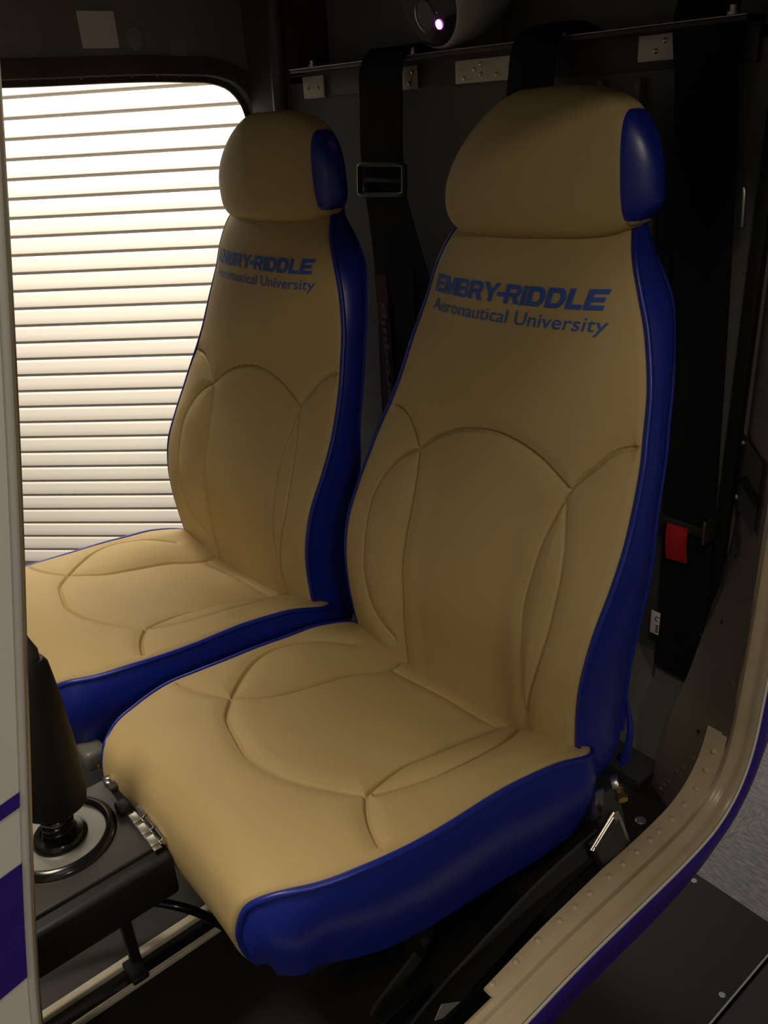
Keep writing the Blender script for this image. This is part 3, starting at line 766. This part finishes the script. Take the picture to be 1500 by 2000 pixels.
# screws standing on the top rail
for x in (-.352, -.075, -.604, .150):
    o = MB().lathe([(.007, 0), (.007, .003), (.0045, .0035), (.0045, .009), (.003, .010)], (x, .002, .9570), n=14).build('rail_bolt', M['steel'], H)

# ------------------------------------------------------------------ security camera on the upper bulkhead
sc = thing('infrared_camera', 'white round infrared camera with glowing violet lamp high on the bulkhead', 'camera', (-.25, .125, 1.03))
cn = np.array([-.10, -.93, -.30]); cn /= np.linalg.norm(cn); cc = np.array([-.292, -.02, 1.018])
prof = [(.0595, .0), (.0620, -.002), (.0650, -.010), (.0690, -.026), (.0715, -.045), (.0705, -.068), (.064, -.092), (.052, -.112), (.034, -.126), (.012, -.133)]
MB().lathe(prof, cc, cn, 56).build('housing', M['white'], sc)
fc = MB().lathe([(.0590, -.004), (.0585, .0012), (.050, .0016), (.020, .0018), (.001, .0018)], cc, cn, 48).build('face_glass', M['lens'], sc)
ux = np.cross(cn, [0, 0, 1.]); ux /= np.linalg.norm(ux); uz = np.cross(ux, cn)
for (a, b_) in ((-.006, .028), (.012, -.018)):
    for sgn in (1,):
        o = cc+ux*a*sgn+uz*b_+cn*.0018
        MB().lathe([(.0215, 0), (.0215, .0012), (.019, .0016), (.019, .0006), (.001, .0006)], o, cn, 36).build('lens', M['glassg'], fc)
def rayp(px, py, n, d):
    D = rt*(px-750)/FPX-up*(py-1000)/FPX+fw; n = np.array(n, float); return CAM+D*((d-n@CAM)/(n@D))
lo = rayp(857, 48, cn, cn@cc+.0032)
MB().lathe([(.0062, -.001), (.0058, .001), (.003, .0024), (.001, .0028)], lo, cn, 20).build('infrared_lamp', M['ir'], fc)
for px_, py_ in ((822, 32), (853, 24)):
    o = rayp(px_, py_, cn, cn@cc+.0022); MB().lathe([(.0012, 0), (.001, .0008)], o, cn, 8).build('status_dot', M['white'], fc)
MB().tube(curve([(-.25, .02, 1.06), (-.25, .06, 1.08), (-.25, .124, 1.09)], 10), .018, 14).build('mount', M['white'], sc)

# ------------------------------------------------------------------ control box with the stick
cb = thing('control_box', 'black metal box with hinged lid and round collar in front of the seats', 'box', (-.12, -.83, -.13))
MB().box(-.208, -.048, -.96, -.700, .062, .121, .006).build('body', M['black'], cb)
for x0 in (-.205,): MB().box(x0, x0+.020, -.955, -.93, -.185, .07, .002).build('support', M['black'], cb)
ld = MB().box(-.206, -.066, -.955, -.712, .1205, .1265, .002).build('lid', M['boxm'], cb)
MB().box(-.208, -.182, -.713, -.699, .1205, .128, .002).build('lid_stop', M['boxm'], cb)
MB().lathe([(.0065, 0), (.006, .0022), (.0035, .0034), (.0008, .0036)], (-.197, -.708, .1275), n=18).build('screw', M['chrome'], cb)
SXY = np.array([-.150, -.785])
MB().lathe([(.0610, .1268), (.0600, .1300), (.0560, .1335), (.0530, .1345), (.0505, .1335), (.0500, .1290)], (SXY[0], SXY[1], 0), n=64).build('collar', M['gloss'], ld)
MB().lathe([(.0495, .1272), (.0490, .1292), (.0300, .1296), (.0010, .1296)], (SXY[0], SXY[1], 0), n=48).build('collar_plate', M['silverp'], ld)
hg = MB()
hg.box(-.137, -.055, -.722, -.7085, .1265, .1295, .0006)
H1 = MB().box(-.137, -.058, -.716, -.7065, .1268, .1292, .0008)
H1.build('hinge_leaf', M['steel'], cb)
for k in range(3):
    x0 = -.126+k*.0225
    MB().tube([(x0+.0205*t, -.7015, .1318) for t in (0, .05, .95, 1)], [.0045, .0054, .0054, .0045], 18).build('hinge_knuckle', M['chrome'], cb)
for k in range(3):
    x0 = -.126+k*.0225
    MB().box(x0+.002, x0+.018, -.7165, -.704, .1290, .1322, .0012).build('hinge_tab', M['steel'], cb)
MB().box(-.150, -.130, -.722, -.706, .126, .136, .003).build('rubber_stop', M['rubber'], cb)

sk = thing('control_stick', 'black tapered control stick on a coiled spring, rising from the round collar', 'control stick', (SXY[0], SXY[1], .1296))
MB().lathe([(.0300, .1297), (.0300, .1325), (.0260, .1375), (.0200, .1385), (.0190, .1365), (.012, .136)], (SXY[0], SXY[1], 0), n=40).build('bearing', M['gloss'], sk)
ax0 = np.array([SXY[0], SXY[1], .136]); ad = np.array([-.06, .10, 1.0]); ad /= np.linalg.norm(ad)
a = np.linspace(0, 2*np.pi*4.2, 120); ua = np.cross(ad, [0, 1, 0]); ua /= np.linalg.norm(ua); ub = np.cross(ad, ua)
MB().tube([ax0+ad*(.002+.034*k/119)+.0155*(math.cos(t)*ua+math.sin(t)*ub) for k, t in enumerate(a)], .0026, 8).build('spring', M['gloss'], sk)
MB().lathe([(.010, .0), (.010, .04)], ax0, ad, 20).build('shaft', M['steel'], sk)
MB().lathe([(.012, .036), (.031, .036), (.0345, .039), (.0360, .050), (.0345, .085), (.0305, .125), (.0260, .165), (.0215, .195), (.0190, .210), (.0150, .216)], ax0, ad, 44).build('boot', M['rubber'], sk)
MB().lathe([(.0120, .214), (.0115, .226), (.0050, .240), (.0010, .252)], ax0, ad, 24).build('tip', M['boxm'], sk)

for o_ in (cb, sk): o_.location = Vector(o_.location)+Vector((.056, -.011, .055))
# lever knob between the seats
lv = thing('lever', 'gray rounded lever end in the gap between the two cushions', 'lever', (-.31, -.66, -.13))
MB().box(-.335, -.290, -.705, -.672, .080, .112, .008).build('knob', M['gray'], lv)
MB().tube(curve([(-.31, -.672, .092), (-.312, -.62, .05), (-.315, -.58, -.03), (-.316, -.57, -.130)], 16), .011, 12).build('tube', M['black'], lv)
MB().lathe([(.004, 0), (.004, .004), (.002, .005)], (-.289, -.690, .088), (1, 0, 0), 12).build('screw', M['brass'], lv)

# rails on the footwell floor
r1 = MB().box(-.158, -.146, -1.15, -.60, -.130, -.118, .003).build('floor_rail', M['alu'], base=(-.152, -.88, -.13))
tagged(r1, 'bright silver floor rail with square edges under the control box', 'rail', None)
r2 = MB().box(-.1175, -.1105, -1.15, -.600, -.130, -.121, .002).build('floor_rail', M['alu'], base=(-.114, -.88, -.13))
tagged(r2, 'thinner cream coloured floor rail, to the right of the silver one', 'rail', None)
MB().box(-.146, -.1175, -1.15, -.60, -.130, -.1275, .0005).build('rail_channel', M['gloss'], H)
MB().box(-.30, -.159, -1.15, -.60, -.130, -.126, .0005).build('footwell_panel', M['boxm'], H)
lkp = thing('rail_latch', 'black latch bracket clamped across the two floor rails', 'latch', (-.132, -.745, -.13))
MB().box(-.146, -.134, -.752, -.738, -.128, -.020, .002).box(-.146, -.108, -.762, -.740, -.1205, -.112, .002).build('bracket', M['black'], lkp)
cbl = MB().tube(curve([(-.215, -.88, -.01), (-.195, -.82, -.03), (-.170, -.760, -.035), (-.140, -.715, -.028), (-.110, -.680, -.04), (-.09, -.62, -.124)], 40), .006, 12).build('cable', M['gloss'], base=(-.15, -.745, -.05))
tagged(cbl, 'glossy black cable sagging below the control box', 'cable')

# ------------------------------------------------------------------ hardware beside and below the near seat
an = thing('lap_belt', 'gray-black lap belt with polished metal clasp bolted at the near seat corner', 'seat belt', (.245, -.26, .0))
MB().ribbon(curve([(.238, -.256, .128), (.246, -.258, .105), (.254, -.256, .07), (.258, -.250, .03), (.257, -.246, .010), (.255, -.245, .001)], 30), (0, 1, .25), .040, .005, crown=.002).build('strap', M['web2'], an)
MB().ribbon(curve([(.240, -.272, .140), (.243, -.276, .125), (.246, -.282, .105)], 10), (0, 1, .3), .014, .004).build('anchor_plate', M['chrome'], an)
for o_ in (0, .0042):
    MB().tube(curve([(.2625, -.312+o_, .088-o_), (.2625, -.290+o_, .105-o_), (.2625, -.270+o_, .119-o_)], 10), .0017, 8).build('clasp_edge', M['steel'], an)
MB().ribbon(curve([(.2635, -.268, .116), (.2635, -.252, .080), (.2640, -.234, .036)], 12), (0, 1, .4), .009, .002).build('clasp_plate', M['silverp'], an)
MB().ribbon(curve([(.2590, -.284, .096), (.2610, -.270, .060), (.2610, -.256, .020), (.2590, -.250, .004)], 20), (0, 1, .45), .046, .012, crown=.004).build('folded_strap', M['web2'], an)
MB().lathe([(.0105, -.004), (.0115, 0), (.0105, .004)], (.240, -.238, .128), (.6, .6, .3), 24).build('washer', M['steel'], an)
MB().lathe([(.0062, 0), (.0062, .005), (.0048, .006), (.0048, .014), (.0065, .0145), (.0065, .020), (.002, .0205)], (.242, -.236, .124), (.55, -.35, -.15), 6).build('bolt', M['brass'], an)

lb2 = MB().ribbon(curve([(.240, -.265, .050), (.234, -.36, .032), (.229, -.45, .002), (.220, -.53, -.04), (.212, -.60, -.095), (.200, -.66, -.122)], 40), (0, -.45, 1), np.linspace(.05, .062, 40), .004, crown=.003).build('belt_sleeve', M['web2'], base=(.22, -.45, -.12))
tagged(lb2, 'wide dark gray belt sleeve running low between blue cushion side and riveted sill', 'seat belt')
sb = thing('seat_bracket', 'dark folding metal link and plate under the front of the near seat', 'bracket', (.16, -.53, -.13))
MB().prism([(-.522, .090), (-.470, .090), (-.476, -.010), (-.492, -.034), (-.518, -.020)], lambda y_, z_, t: (.158+t, y_, z_), 0, .004).build('plate', M['black'], sb)
p0 = np.array([.166, -.505, -.018]); p1 = np.array([.166, -.572, -.052])
MB().ribbon([p0+(p1-p0)*t for t in np.linspace(0, 1, 10)], (0, .45, -.9), .020, .004).build('link', M['boxm'], sb)
MB().lathe([(.0105, 0), (.0105, .004), (.007, .005)], p1+np.array([.0, 0, 0]), (1, 0, 0), 24).build('eye', M['boxm'], sb)
MB().lathe([(.006, 0), (.006, .004), (.002, .005)], (.162, -.492, -.008), (1, 0, 0), 16).build('rivet', M['boxm'], sb)
MB().box(.150, .158, -.575, -.48, -.130, -.100, .002).build('foot', M['black'], sb)
wt = MB().ribbon(curve([(.236, -.538, -.012), (.238, -.505, -.034), (.240, -.470, -.060)], 12), (.0, .45, .9), np.linspace(.020, .010, 12), .0008).build('paper_tag', M['skinw'], base=(.238, -.50, -.06))
tagged(wt, 'crumpled white paper tag in the dark beside the sill, at the bottom edge', 'tag')
